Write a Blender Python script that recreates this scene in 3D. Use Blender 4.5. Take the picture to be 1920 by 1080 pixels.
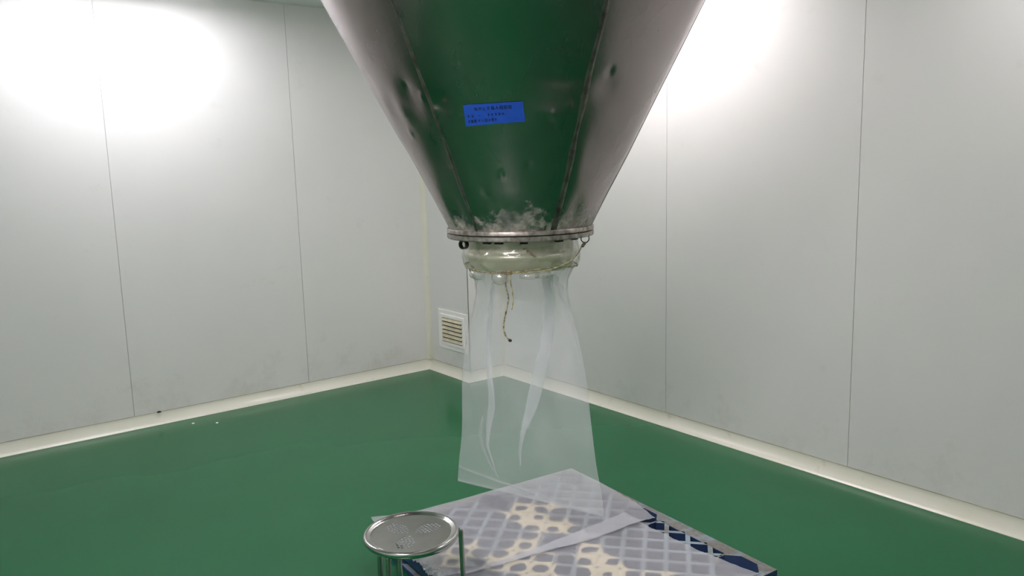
import bpy, math, random
from mathutils import Vector, Matrix, noise

random.seed(7)
for o in list(bpy.data.objects):
    bpy.data.objects.remove(o)
scene = bpy.context.scene
col = scene.collection
R = math.radians

# ------------------------------------------------------------------ camera
F_PX, YAW, PITCH, ROLL, CAM_H = 1483.5, 0.9146, 0.1538, -0.0262, 1.6
fw = Vector((math.cos(YAW)*math.cos(PITCH), math.sin(YAW)*math.cos(PITCH), -math.sin(PITCH)))
rt0 = Vector((math.sin(YAW), -math.cos(YAW), 0.0))
up0 = rt0.cross(fw)
cr, sr_ = math.cos(ROLL), math.sin(ROLL)
cam_r = cr*rt0 + sr_*up0
cam_u = -sr_*rt0 + cr*up0
cd = bpy.data.cameras.new('camera')
cd.sensor_fit = 'HORIZONTAL'
cd.sensor_width = 36.0
cd.lens = F_PX/1920*36.0
cd.clip_start = 0.05
cam = bpy.data.objects.new('camera', cd)
m = Matrix.Identity(4)
for i in range(3):
    m[i][0], m[i][1], m[i][2] = cam_r[i], cam_u[i], -fw[i]
m[2][3] = CAM_H
cam.matrix_world = m
col.objects.link(cam)
scene.camera = cam

# ------------------------------------------------------------------ world, exposure
w = bpy.data.worlds.new('world')
scene.world = w
w.use_nodes = True
w.node_tree.nodes['Background'].inputs[0].default_value = (0.02, 0.02, 0.02, 1)
w.node_tree.nodes['Background'].inputs[1].default_value = 0.0
vs = scene.view_settings
vs.view_transform = 'Standard'
vs.look = 'None'
vs.gamma = 1.0
vs.use_curve_mapping = False
vs.exposure = 0.75
LAMP_NEAR_LEFT, LAMP_NEAR_RIGHT, FILL_REAR, FILL_SIDE = 20.0, 21.0, 70.0, 9.0     # diffuser strengths; rear and side are added fill lamps

# ------------------------------------------------------------------ helpers
def tag(o, label=None, cat=None, group=None, kind=None):
    if label: o['label'] = label
    if cat: o['category'] = cat
    if group: o['group'] = group
    if kind: o['kind'] = kind
    return o

def empty(name, loc=(0, 0, 0), rz=0.0):
    o = bpy.data.objects.new(name, None)
    o.location = loc
    o.rotation_euler = (0, 0, rz)
    o.empty_display_size = 0.05
    col.objects.link(o)
    return o

class MB:
    """collects geometry, then builds ONE mesh object"""
    def __init__(self):
        self.v, self.f = [], []
    def add(self, vs_, fs):
        b = len(self.v)
        self.v += [tuple(x) for x in vs_]
        self.f += [tuple(b+i for i in f) for f in fs]
        return self
    def box(self, a, b):
        x0, y0, z0 = a; x1, y1, z1 = b
        return self.add([(x0,y0,z0),(x1,y0,z0),(x1,y1,z0),(x0,y1,z0),(x0,y0,z1),(x1,y0,z1),(x1,y1,z1),(x0,y1,z1)],
                        [(0,3,2,1),(4,5,6,7),(0,1,5,4),(1,2,6,5),(2,3,7,6),(3,0,4,7)])
    def bar(self, p, q, wdt, z0, z1):
        """upright bar between two plan points"""
        p, q = Vector(p), Vector(q)
        d = (q-p).normalized(); n = Vector((-d.y, d.x))*wdt/2
        c = [p-n, q-n, q+n, p+n]
        return self.add([(k.x,k.y,z0) for k in c]+[(k.x,k.y,z1) for k in c],
                        [(0,3,2,1),(4,5,6,7),(0,1,5,4),(1,2,6,5),(2,3,7,6),(3,0,4,7)])
    def prism(self, poly, z0, z1):
        n = len(poly)
        return self.add([(x,y,z0) for x,y in poly]+[(x,y,z1) for x,y in poly],
                        [tuple(reversed(range(n))), tuple(range(n, 2*n))]+[(i,(i+1)%n,n+(i+1)%n,n+i) for i in range(n)])
    def grid(self, rows, close_u=False):
        """rows: list of equally long point lists"""
        nu = len(rows[0]); vs_ = [p for r in rows for p in r]; fs = []
        for j in range(len(rows)-1):
            for i in range(nu if close_u else nu-1):
                k = (i+1) % nu
                fs.append((j*nu+i, j*nu+k, (j+1)*nu+k, (j+1)*nu+i))
        return self.add(vs_, fs)
    def lathe(self, prof, seg=48, c=(0,0,0), a0=0.0, a1=2*math.pi):
        full = abs(a1-a0-2*math.pi) < 1e-6
        n = seg if full else seg+1
        rows = []
        for r, z in prof:
            rows.append([(c[0]+r*math.cos(a0+(a1-a0)*i/seg), c[1]+r*math.sin(a0+(a1-a0)*i/seg), c[2]+z) for i in range(n)])
        return self.grid(rows, full)
    def tube(self, pts, rad, seg=10, caps=True, closed=False):
        pts = [Vector(p) for p in pts]; n = len(pts)
        rads = rad if isinstance(rad, (list, tuple)) else [rad]*n
        rows = []; prev = None
        for i, p in enumerate(pts):
            if closed: t = pts[(i+1) % n]-pts[i-1]
            else: t = pts[min(i+1, n-1)]-pts[max(i-1, 0)]
            t.normalize()
            if prev is None:
                a = Vector((0,0,1)) if abs(t.z) < .9 else Vector((1,0,0))
                u = t.cross(a).normalized()
            else:
                u = (prev - t*prev.dot(t)).normalized()
            prev = u; v = t.cross(u)
            rows.append([p+rads[i]*(math.cos(2*math.pi*k/seg)*u+math.sin(2*math.pi*k/seg)*v) for k in range(seg)])
        b = len(self.v)
        if closed: rows.append(rows[0])
        self.grid(rows, True)
        if caps and not closed:
            self.f.append(tuple(b+k for k in reversed(range(seg))))
            e = b+(n-1)*seg
            self.f.append(tuple(e+k for k in range(seg)))
        return self
    def build(self, name, mat, parent=None, smooth=False, bevel=0.0, autosmooth=None):
        me = bpy.data.meshes.new(name)
        me.from_pydata(self.v, [], self.f)
        me.materials.append(mat)
        me.update()
        if smooth:
            me.polygons.foreach_set('use_smooth', [True]*len(me.polygons))
        o = bpy.data.objects.new(name, me)
        col.objects.link(o)
        if parent: o.parent = parent
        if autosmooth is not None:
            me.polygons.foreach_set('use_smooth', [True]*len(me.polygons))
            me.set_sharp_from_angle(angle=R(autosmooth))
        if bevel:
            b = o.modifiers.new('bevel', 'BEVEL'); b.width = bevel; b.segments = 2; b.limit_method = 'ANGLE'
        return o

def share(o, name, loc=(0,0,0), rot=(0,0,0), parent=None, scale=(1,1,1)):
    c = bpy.data.objects.new(name, o.data)
    col.objects.link(c)
    c.location = loc; c.rotation_euler = rot; c.scale = scale
    if parent: c.parent = parent
    return c

def smoothpath(pts, sub=6):
    """Catmull-Rom through the points"""
    P = [Vector(p) for p in pts]; out = []
    for i in range(len(P)-1):
        p0, p1, p2, p3 = P[max(i-1,0)], P[i], P[i+1], P[min(i+2, len(P)-1)]
        for k in range(sub):
            t = k/sub
            out.append(.5*((2*p1)+(p2-p0)*t+(2*p0-5*p1+4*p2-p3)*t*t+(3*p1-p0-3*p2+p3)*t**3))
    out.append(P[-1])
    return out

def interp(tab, x):
    if x <= tab[0][0]: return tab[0][1]
    for (x0, y0), (x1, y1) in zip(tab, tab[1:]):
        if x <= x1:
            return y0+(y1-y0)*(x-x0)/(x1-x0)
    return tab[-1][1]

# ------------------------------------------------------------------ materials
def new_mat(name):
    mt = bpy.data.materials.new(name); mt.use_nodes = True
    return mt, mt.node_tree.nodes, mt.node_tree.links, mt.node_tree.nodes['Principled BSDF']

def ramp(n, stops):
    r = n.new('ShaderNodeValToRGB')
    el = r.color_ramp.elements
    while len(el) < len(stops): el.new(0.5)
    for e, (p, c) in zip(el, stops):
        e.position = p; e.color = c if len(c) == 4 else (*c, 1)
    return r

def noise_node(n, l, scale, detail=4, rough=.55, vec=None, dims=None):
    t = n.new('ShaderNodeTexNoise')
    t.inputs['Scale'].default_value = scale; t.inputs['Detail'].default_value = detail; t.inputs['Roughness'].default_value = rough
    if vec is None:
        g = n.new('ShaderNodeNewGeometry'); vec = g.outputs['Position']
    if dims:
        mp = n.new('ShaderNodeMapping'); mp.inputs['Scale'].default_value = dims
        l.new(vec, mp.inputs['Vector']); vec = mp.outputs['Vector']
    l.new(vec, t.inputs['Vector'])
    return t

def mix_col(n, l, fac, a, b):
    x = n.new('ShaderNodeMix'); x.data_type = 'RGBA'
    for sock, val in ((x.inputs[0], fac), (x.inputs[6], a), (x.inputs[7], b)):
        if hasattr(val, 'links') or hasattr(val, 'is_linked'): l.new(val, sock)
        else: sock.default_value = val if not isinstance(val, tuple) else ((*val, 1) if len(val) == 3 else val)
    return x.outputs[2]

def math_node(n, l, op, a, b=None, clamp=False):
    x = n.new('ShaderNodeMath'); x.operation = op; x.use_clamp = clamp
    for s, v in ((x.inputs[0], a), (x.inputs[1], b)):
        if v is None: continue
        if isinstance(v, (int, float)): s.default_value = v
        else: l.new(v, s)
    return x.outputs[0]

def simple(name, c, rough=.5, metal=0.0, var=.08, scale=30, bump=0.0, bscale=200):
    mt, n, l, p = new_mat(name)
    t = noise_node(n, l, scale)
    r = ramp(n, [(.3, tuple(x*(1-var) for x in c)), (.7, tuple(min(1, x*(1+var)) for x in c))])
    l.new(t.outputs['Fac'], r.inputs['Fac']); l.new(r.outputs['Color'], p.inputs['Base Color'])
    p.inputs['Roughness'].default_value = rough; p.inputs['Metallic'].default_value = metal
    if bump:
        t2 = noise_node(n, l, bscale); b = n.new('ShaderNodeBump'); b.inputs['Strength'].default_value = bump
        b.inputs['Distance'].default_value = .002
        l.new(t2.outputs['Fac'], b.inputs['Height']); l.new(b.outputs['Normal'], p.inputs['Normal'])
    return mt

def wall_material():
    """painted steel sandwich panel; yellowish splash dirt close to the floor in ragged spots"""
    mt, n, l, p = new_mat('panel_paint')
    g = n.new('ShaderNodeNewGeometry')
    sx = n.new('ShaderNodeSeparateXYZ'); l.new(g.outputs['Position'], sx.inputs[0])
    t = noise_node(n, l, 1.3, 3)
    base = ramp(n, [(.3, (.735, .745, .71)), (.7, (.77, .775, .74))])
    l.new(t.outputs['Fac'], base.inputs['Fac'])
    spots = noise_node(n, l, 5.0, 7, .7)
    near = n.new('ShaderNodeMapRange'); near.inputs['From Min'].default_value = .07; near.inputs['From Max'].default_value = .42
    near.inputs['To Min'].default_value = .17; near.inputs['To Max'].default_value = 0.0
    l.new(sx.outputs['Z'], near.inputs['Value'])
    s = math_node(n, l, 'ADD', spots.outputs['Fac'], near.outputs['Result'])
    dr = ramp(n, [(.62, (0, 0, 0)), (.85, (.30, .30, .30))])
    l.new(s, dr.inputs['Fac'])
    c = mix_col(n, l, dr.outputs['Color'], base.outputs['Color'], (.50, .46, .33))
    fine = noise_node(n, l, 45, 3)
    fr = ramp(n, [(.76, (0, 0, 0)), (.80, (.6, .6, .6))]); l.new(fine.outputs['Fac'], fr.inputs['Fac'])
    low = n.new('ShaderNodeMapRange'); low.inputs['From Min'].default_value = .05; low.inputs['From Max'].default_value = .35
    low.inputs['To Min'].default_value = .8; low.inputs['To Max'].default_value = 0.0; l.new(sx.outputs['Z'], low.inputs['Value'])
    c = mix_col(n, l, math_node(n, l, 'MULTIPLY', fr.outputs['Color'], low.outputs['Result']), c, (.24, .21, .15))
    l.new(c, p.inputs['Base Color'])
    p.inputs['Roughness'].default_value = .42
    p.inputs['Specular IOR Level'].default_value = .35
    b = n.new('ShaderNodeBump'); b.inputs['Strength'].default_value = .12; b.inputs['Distance'].default_value = .01
    t3 = noise_node(n, l, 2.2, 2); l.new(t3.outputs['Fac'], b.inputs['Height']); l.new(b.outputs['Normal'], p.inputs['Normal'])
    return mt

def floor_material():
    mt, n, l, p = new_mat('green_epoxy')
    t = noise_node(n, l, 1.6, 2, .5)
    r = ramp(n, [(.05, (.0055, .108, .036)), (.95, (.0085, .136, .048))])
    l.new(t.outputs['Fac'], r.inputs['Fac'])
    l.new(r.outputs['Color'], p.inputs['Base Color'])
    rr = ramp(n, [(.05, (.19, .19, .19)), (.95, (.24, .24, .24))]); l.new(t.outputs['Fac'], rr.inputs['Fac'])
    l.new(rr.outputs['Color'], p.inputs['Roughness'])
    p.inputs['Specular IOR Level'].default_value = .30
    return mt

def coving_material():
    mt, n, l, p = new_mat('cream_coving')
    t = noise_node(n, l, 3.0, 3)
    r = ramp(n, [(.3, (.71, .715, .585)), (.7, (.76, .76, .65))]); l.new(t.outputs['Fac'], r.inputs['Fac'])
    t2 = noise_node(n, l, 7.0, 8, .75)
    r2 = ramp(n, [(.60, (0, 0, 0)), (.74, (.7, .7, .7))]); l.new(t2.outputs['Fac'], r2.inputs['Fac'])
    c = mix_col(n, l, r2.outputs['Color'], r.outputs['Color'], (.50, .45, .30))
    l.new(c, p.inputs['Base Color']); p.inputs['Roughness'].default_value = .28
    return mt

def steel_material():
    """worn polished sheet of the hopper, with smears of product dust"""
    mt, n, l, p = new_mat('hopper_steel')
    tc = n.new('ShaderNodeTexCoord'); ob = tc.outputs['Object']
    sx = n.new('ShaderNodeSeparateXYZ'); l.new(ob, sx.inputs[0])
    t = noise_node(n, l, 2.6, 3, .5, ob)
    r = ramp(n, [(.05, (.29, .245, .25)), (.95, (.48, .415, .415))]); l.new(t.outputs['Fac'], r.inputs['Fac'])
    # grime collected above the outlet ring
    g1 = n.new('ShaderNodeMapRange'); g1.inputs['From Min'].default_value = .03; g1.inputs['From Max'].default_value = .16
    g1.inputs['To Min'].default_value = .34; g1.inputs['To Max'].default_value = 0.0; l.new(sx.outputs['Z'], g1.inputs['Value'])
    tg = noise_node(n, l, 16, 7, .7, ob)
    s = math_node(n, l, 'ADD', tg.outputs['Fac'], g1.outputs['Result'])
    gr = ramp(n, [(.68, (0, 0, 0)), (.82, (.85, .85, .85))]); l.new(s, gr.inputs['Fac'])
    tg2 = noise_node(n, l, 60, 4, .6, ob)
    gc = ramp(n, [(.3, (.20, .15, .10)), (.5, (.42, .39, .33)), (.7, (.62, .60, .55))]); l.new(tg2.outputs['Fac'], gc.inputs['Fac'])
    c = mix_col(n, l, gr.outputs['Color'], r.outputs['Color'], gc.outputs['Color'])
    # flecks of dust
    tf = noise_node(n, l, 26, 5, .62, ob, (1, 1, .7))
    fr = ramp(n, [(.66, (0, 0, 0)), (.95, (.5, .5, .5))]); l.new(tf.outputs['Fac'], fr.inputs['Fac'])
    c = mix_col(n, l, fr.outputs['Color'], c, (.50, .50, .46))
    l.new(c, p.inputs['Base Color'])
    dirt = math_node(n, l, 'MAXIMUM', gr.outputs['Color'], fr.outputs['Color'])
    met = math_node(n, l, 'SUBTRACT', 1.0, dirt)
    l.new(met, p.inputs['Metallic'])
    ts = noise_node(n, l, 5, 3, .5, ob, (1, 1, .35))
    rr = ramp(n, [(.05, (.15, .15, .15)), (.95, (.38, .38, .38))]); l.new(ts.outputs['Fac'], rr.inputs['Fac'])
    rg = math_node(n, l, 'ADD', rr.outputs['Color'], math_node(n, l, 'MULTIPLY', dirt, .3))
    l.new(rg, p.inputs['Roughness'])
    b = n.new('ShaderNodeBump'); b.inputs['Strength'].default_value = .25; b.inputs['Distance'].default_value = .004
    l.new(noise_node(n, l, 9, 3, .5, ob).outputs['Fac'], b.inputs['Height']); l.new(b.outputs['Normal'], p.inputs['Normal'])
    return mt

def film_material(name, tint, alpha, gloss, wrinkle=.35, wscale=14, avar=.12):
    """thin polyethylene: part of the light passes straight through, part is scattered, a little is mirrored"""
    mt, n, l, p = new_mat(name)
    n.remove(p)
    out = n['Material Output']
    tr = n.new('ShaderNodeBsdfTransparent'); tr.inputs[0].default_value = (.995, .995, .995, 1)
    df = n.new('ShaderNodeBsdfDiffuse'); df.inputs[0].default_value = (*tint, 1)
    tl = n.new('ShaderNodeBsdfTranslucent'); tl.inputs[0].default_value = (*tint, 1)
    gl = n.new('ShaderNodeBsdfGlossy'); gl.inputs['Roughness'].default_value = .16
    m1 = n.new('ShaderNodeMixShader'); m1.inputs[0].default_value = .45
    l.new(df.outputs[0], m1.inputs[1]); l.new(tl.outputs[0], m1.inputs[2])
    t = noise_node(n, l, 6, 4)
    ar = n.new('ShaderNodeMapRange'); ar.inputs['From Min'].default_value = .3; ar.inputs['From Max'].default_value = .7
    ar.inputs['To Min'].default_value = alpha*(1-avar); ar.inputs['To Max'].default_value = min(1, alpha*(1+avar))
    l.new(t.outputs['Fac'], ar.inputs['Value'])
    m2 = n.new('ShaderNodeMixShader'); l.new(ar.outputs['Result'], m2.inputs[0])
    l.new(tr.outputs[0], m2.inputs[1]); l.new(m1.outputs[0], m2.inputs[2])
    ge = n.new('ShaderNodeNewGeometry'); dt = n.new('ShaderNodeVectorMath'); dt.operation = 'DOT_PRODUCT'
    l.new(ge.outputs['Incoming'], dt.inputs[1])
    graze = math_node(n, l, 'POWER', math_node(n, l, 'SUBTRACT', 1.0, math_node(n, l, 'ABSOLUTE', dt.outputs['Value']), True), 4.0)
    fm = math_node(n, l, 'MULTIPLY', math_node(n, l, 'ADD', math_node(n, l, 'MULTIPLY', graze, .55), .04), gloss, True)
    m3 = n.new('ShaderNodeMixShader'); l.new(fm, m3.inputs[0])
    l.new(m2.outputs[0], m3.inputs[1]); l.new(gl.outputs[0], m3.inputs[2])
    l.new(m3.outputs[0], out.inputs['Surface'])
    b = n.new('ShaderNodeBump'); b.inputs['Strength'].default_value = wrinkle; b.inputs['Distance'].default_value = .008
    t2 = noise_node(n, l, wscale, 4); l.new(t2.outputs['Fac'], b.inputs['Height'])
    for nd in (df, gl): l.new(b.outputs['Normal'], nd.inputs['Normal'])
    l.new(b.outputs['Normal'], dt.inputs[0])
    return mt

def pallet_material(name='pallet_plastic', d0=.44, d1=.60):
    """blue polyethylene; the upward faces are worn grey, their rims caked with brown dirt"""
    mt, n, l, p = new_mat(name)
    g = n.new('ShaderNodeNewGeometry')
    nz = n.new('ShaderNodeSeparateXYZ'); l.new(g.outputs['Normal'], nz.inputs[0])
    tc = n.new('ShaderNodeTexCoord'); ob = g.outputs['Position']
    t = noise_node(n, l, 14, 5, .6)
    blue = ramp(n, [(.3, (.014, .034, .085)), (.7, (.023, .056, .145))]); l.new(t.outputs['Fac'], blue.inputs['Fac'])
    worn = ramp(n, [(.3, (.20, .27, .31)), (.7, (.28, .35, .38))]); l.new(t.outputs['Fac'], worn.inputs['Fac'])
    td = noise_node(n, l, 9, 6, .65)
    dr = ramp(n, [(d0, (0, 0, 0)), (d1, (.85, .85, .85))]); l.new(td.outputs['Fac'], dr.inputs['Fac'])
    td2 = noise_node(n, l, 70, 5, .7)
    dc = ramp(n, [(.35, (.095, .080, .062)), (.6, (.17, .145, .108)), (.75, (.30, .21, .115))]); l.new(td2.outputs['Fac'], dc.inputs['Fac'])
    top = mix_col(n, l, dr.outputs['Color'], worn.outputs['Color'], dc.outputs['Color'])
    k = n.new('ShaderNodeMapRange'); k.inputs['From Min'].default_value = .6; k.inputs['From Max'].default_value = .9
    l.new(nz.outputs['Z'], k.inputs['Value'])
    l.new(mix_col(n, l, k.outputs['Result'], blue.outputs['Color'], top), p.inputs['Base Color'])
    p.inputs['Roughness'].default_value = .5
    return mt

def rope_material(name, a, b, sc=160):
    mt, n, l, p = new_mat(name)
    t = noise_node(n, l, sc, 3)
    r = ramp(n, [(.38, a), (.62, b)]); l.new(t.outputs['Fac'], r.inputs['Fac'])
    l.new(r.outputs['Color'], p.inputs['Base Color']); p.inputs['Roughness'].default_value = .85
    return mt

def emit_material(name, c, s):
    mt, n, l, p = new_mat(name)
    p.inputs['Base Color'].default_value = (.9, .9, .9, 1)
    p.inputs['Emission Color'].default_value = (*c, 1); p.inputs['Emission Strength'].default_value = s
    return mt

M = {
    'wall': wall_material(), 'floor': floor_material(), 'coving': coving_material(),
    'core': simple('joint_sealant', (.42, .42, .40), .8),
    'sealant': simple('aged_sealant', (.40, .36, .27), .8, 0, .35, 9),
    'ceiling': simple('ceiling_paint', (.76, .77, .75), .5, 0, .03, 2),
    'steel': steel_material(),
    'weld': simple('weld_discoloured_steel', (.17, .15, .135), .42, .85, .45, 25, .3, 90),
    'ring_steel': simple('grimy_ring_steel', (.34, .315, .28), .42, .75, .55, 42, .5, 70),
    'black': simple('black_recess', (.012, .012, .012), .7),
    'spout': simple('spout_steel', (.66, .645, .52), .30, .55, .12, 12),
    'dark_ring': simple('dark_iron', (.075, .07, .06), .4, .8, .3, 60),
    'label': simple('blue_label', (.014, .085, .52), .55, 0, .10, 40),
    'ink': simple('label_ink', (.008, .016, .075), .7),
    'bag': film_material('bag_film', (.95, .97, 1.0), .215, 1.3, .30, 9),
    'neck': film_material('bag_neck_film', (.74, .76, .60), .30, 1.8, .6, 26, .35),
    'sheet': film_material('pallet_film', (.83, .845, .885), .55, .6, .22, 16, .06),
    'pallet': pallet_material('pallet_plastic', .52, .66), 'pallet_rim': pallet_material('pallet_plastic_dirty', .34, .52),
    'powder': simple('cream_powder', (.76, .66, .42), .95, 0, .07, 18, .3, 300),
    'stool': simple('stool_steel', (.56, .555, .54), .17, 1.0, .06, 20),
    'leg': simple('stool_leg_steel', (.42, .41, .38), .24, 1.0, .10, 20),
    'vent': simple('vent_paint', (.90, .90, .86), .4, 0, .03, 8),
    'slat': simple('vent_slat_stained', (.70, .655, .46), .5, 0, .15, 14),
    'rope': rope_material('brown_rope', (.16, .12, .065), (.50, .44, .28), 120),
    'rope_pale': rope_material('yellow_rope', (.28, .23, .11), (.55, .49, .28), 70),
    'housing': simple('lamp_housing', (.75, .75, .74), .4),
    'lamp_l': emit_material('lamp_left_diffuser', (1.05, 1.0, 1.09), LAMP_NEAR_LEFT),
    'lamp_r': emit_material('lamp_right_diffuser', (1.10, 1.0, 1.05), LAMP_NEAR_RIGHT),
    'fill_b': emit_material('fill_rear_diffuser', (1.09, 1.0, 1.06), FILL_REAR),
    'fill_s': emit_material('fill_side_diffuser', (1.09, 1.0, 1.05), FILL_SIDE),
    'paper': simple('white_scrap', (.85, .85, .83), .8),
}

# ------------------------------------------------------------------ room
YL, XR = 5.348, 3.587           # wall planes; the coving reaches 4 cm into the room
XC, YC = 3.271, 4.785           # boxed-out air shaft in the corner
XB, YB, ZC = -2.6, -2.4, 2.72   # walls behind the camera, ceiling
PW = 1.1806                     # panel width

tag(MB().box((XB-.1, YB-.1, -.08), (XR+.1, YL+.1, 0)).build('floor', M['floor']), 'glossy green epoxy floor of the room', kind='structure')
tag(MB().box((XB-.1, YB-.1, ZC), (XR+.1, YL+.1, ZC+.06)).build('ceiling', M['ceiling']), 'pale panel ceiling', kind='structure')

def panelled(name, axis, plane, inward, a, b, joints, label):
    """wall core plus one flush panel between each two joints; axis = direction the wall runs along"""
    T, gap = .004, .0026
    def bx(u0, u1, d0, d1, z0, z1):
        lo, hi = sorted((plane+inward*d0, plane+inward*d1))
        return MB().box((u0, lo, z0), (u1, hi, z1)) if axis == 0 else MB().box((lo, u0, z0), (hi, u1, z1))
    core = tag(bx(a-.06, b+.06, -.08, -T, 0, ZC).build(name, M['core']), label, kind='structure')
    js = [a]+[j for j in joints if a+.05 < j < b-.05]+[b]
    for u0, u1 in zip(js, js[1:]):
        bx(u0+gap/2, u1-gap/2, -T, 0, .0, ZC).build('wall_panel', M['wall'], core, bevel=.0006)
    return core

panelled('wall_left', 0, YL, -1, XB, XC+.3, [1.0494+PW*k for k in range(-3, 2)], 'pale grey panel wall on the left with thin vertical joints')
panelled('wall_right', 1, XR, -1, YB, YC+.05, [1.9644+PW*k for k in range(-4, 3)], 'pale grey panel wall on the right with thin vertical joints')
panelled('wall_back', 1, XB, 1, YB, YL, [YB+PW*k for k in range(1, 7)], 'panel wall behind the camera on the left')
panelled('wall_rear', 0, YB, 1, XB, XR, [XB+PW*k for k in range(1, 6)], 'panel wall behind the camera on the right')
# air shaft box in the corner: two faces
shaft = tag(MB().box((XC+.006, YC+.006, 0), (XR+.05, YL+.05, ZC)).build('wall_corner', M['core']), 'boxed-out panel shaft in the room corner that carries the air vent', kind='structure')
MB().box((XC, YC+.002, 0), (XC+.006, YL-.001, ZC)).build('wall_panel', M['wall'], shaft, bevel=.0012)
MB().box((XC+.001, YC, 0), (XR, YC+.006, ZC)).build('wall_panel', M['wall'], shaft, bevel=.0012)

# coving along the floor
COVE = [(.0415, 0.0), (.0415, .0025)]+[(.041*(.55*(1-math.sin(a_*math.pi/2/9))+.45*(1-a_/9)), .003+.071*(.55*(1-math.cos(a_*math.pi/2/9))+.45*a_/9)) for a_ in range(1, 9)]+[(.0012, .0735), (.0012, .0755), (0, .0758)]
def coving(name, axis, plane, inward, a, b, m0, m1, label):
    """m0/m1: mitre at each end, +1 inner corner, -1 outer corner"""
    mb = MB(); rows = []
    for d, z in COVE:
        u0, u1 = a+m0*d, b-m1*d
        q = plane+inward*d
        nseg = max(2, int((b-a)/.3))
        us = [u0+(u1-u0)*k/nseg for k in range(nseg+1)]
        rows.append([(u, q, z) if axis == 0 else (q, u, z) for u in us])
    mb.grid(rows)
    o = tag(mb.build(name, M['coving'], autosmooth=50), label, kind='structure')
    lo, hi = sorted((plane, plane+inward*.0016))
    sl = MB().box((a, lo, .0755), (b, hi, .0785)) if axis == 0 else MB().box((lo, a, .0755), (hi, b, .0785))
    sl.build('sealant_line', M['sealant'], o)
    return o
coving('baseboard_left', 0, YL, -1, XB, XC, 1, 1, 'cream coving strip along the foot of the left wall')
coving('baseboard_right', 1, XR, -1, YB, YC, 1, 1, 'cream stained coving strip along the foot of the right wall')
coving('baseboard_corner', 1, XC, -1, YC, YL, -1, 1, 'cream coving strip below the air vent')
coving('baseboard_shaft', 0, YC, -1, XC, XR, -1, 1, 'cream coving strip on the short side of the corner shaft')
coving('baseboard_back', 1, XB, 1, YB, YL, 1, 1, 'cream coving strip behind the camera on the left')
coving('baseboard_rear', 0, YB, 1, XB, XR, 1, 1, 'cream coving strip behind the camera on the right')
# vertical coved corner strips
def corner_strip(name, x, y, sx_, sy_, rad, label):
    mb = MB(); rows = []
    for k in range(9):
        a = math.pi/2*k/8
        d1, d2 = rad*(1-math.sin(a)), rad*(1-math.cos(a))
        rows.append([(x+sx_*d1, y+sy_*d2, z) for z in (.074, .9, 1.8, ZC)])
    mb.grid(rows)
    for e in (0, -1):
        px, py, _ = rows[e][0]
    return tag(mb.build(name, M['coving'], autosmooth=40), label, kind='structure')
corner_strip('trim_1', XC, YL, -1, -1, .038, 'pale vertical coved strip in the corner between left wall and vent')
corner_strip('trim_2', XR, YC, -1, -1, .03, 'pale vertical coved strip in the corner behind the plastic bag')
t3 = MB().box((XC-.004, YC-.004, .074), (XC+.028, YC+.001, ZC))
t3.box((XC-.004, YC-.004, .074), (XC+.001, YC+.028, ZC))
tag(t3.build('trim_3', M['wall'], bevel=.001), 'thin corner bead on the outer edge of the vent shaft', kind='structure')

# ------------------------------------------------------------------ ceiling lamps (just above the picture) and two added fill lamps
def lamp(x, y, length, along_y, mat, label):
    t = empty('ceiling_light', (x, y, ZC), R(90) if along_y else 0)
    tag(t, label, 'light', 'ceiling lamps of the room')
    h = length/2
    MB().box((-h, -.11, -.055), (h, .11, 0)).build('housing', M['housing'], t, bevel=.006)
    MB().box((-h+.03, -.09, -.066), (h-.03, .09, -.056)).build('diffuser', mat, t)
    for s in (-1, 1):
        MB().box((s*h-.012, -.115, -.06), (s*h+.012, .115, -.001)).build('end_cap', M['housing'], t, bevel=.003)
lamp(1.12, 4.85, 1.2, False, M['lamp_l'], 'flat ceiling lamp close to the left wall, above the bright patch')
lamp(3.10, 3.10, 1.2, True, M['lamp_r'], 'flat ceiling lamp close to the right wall, behind the hopper')
lamp(-0.5, 0.9, 1.2, True, M['fill_b'], 'flat fill lamp added on the ceiling behind the camera on the left')  # unseen, added as fill to even out the light on the walls
lamp(3.12, 0.75, 1.2, True, M['fill_s'], 'flat fill lamp added on the ceiling by the right wall, nearer than the frame')  # unseen, added to brighten the upper right wall

# ------------------------------------------------------------------ air vent
vx, vy, vz = XC, 4.998, .354
vent = tag(empty('air_vent', (vx, vy, vz)), 'cream louvred air vent low on the wall in the room corner', 'vent')
W2, H2, iw, ih = .197, .152, .135, .095
def frame(o_w, o_h, i_w, i_h, x0, x1):
    mb = MB()
    O = [(-o_w, -o_h), (o_w, -o_h), (o_w, o_h), (-o_w, o_h)]; I = [(-i_w, -i_h), (i_w, -i_h), (i_w, i_h), (-i_w, i_h)]
    vs_ = [(x0, *q) for q in O]+[(x0, *q) for q in I]+[(x1, *q) for q in O]+[(x1, *q) for q in I]
    fs = []
    for k in range(4):
        j = (k+1) % 4
        fs += [(k, j, 4+j, 4+k), (8+k, 12+k, 12+j, 8+j), (k, 8+k, 8+j, j), (4+k, 4+j, 12+j, 12+k)]
    mb.add(vs_, fs); return mb
frame(W2, H2, iw+.018, ih+.018, 0, -.009).build('frame', M['vent'], vent, bevel=.002)
frame(iw+.024, ih+.024, iw, ih, -.0005, -.016).build('inner_frame', M['vent'], vent, bevel=.0015)
MB().box((-.003, -iw-.004, -ih-.004), (-.0006, iw+.004, ih+.004)).build('backing', M['black'], vent)
ns = 6
s0 = None
for k in range(ns):
    z = -ih+(k+.5)*2*ih/ns
    if s0 is None:
        s0 = MB().box((-.013, -iw+.001, -.0016), (.011, iw-.001, .0016)).build('slat', M['slat'], vent)
        so = s0
    else:
        so = share(s0, 'slat', parent=vent)
    so.location = (-.0135, 0, z+.002); so.rotation_euler = (0, R(-52), 0)

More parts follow.
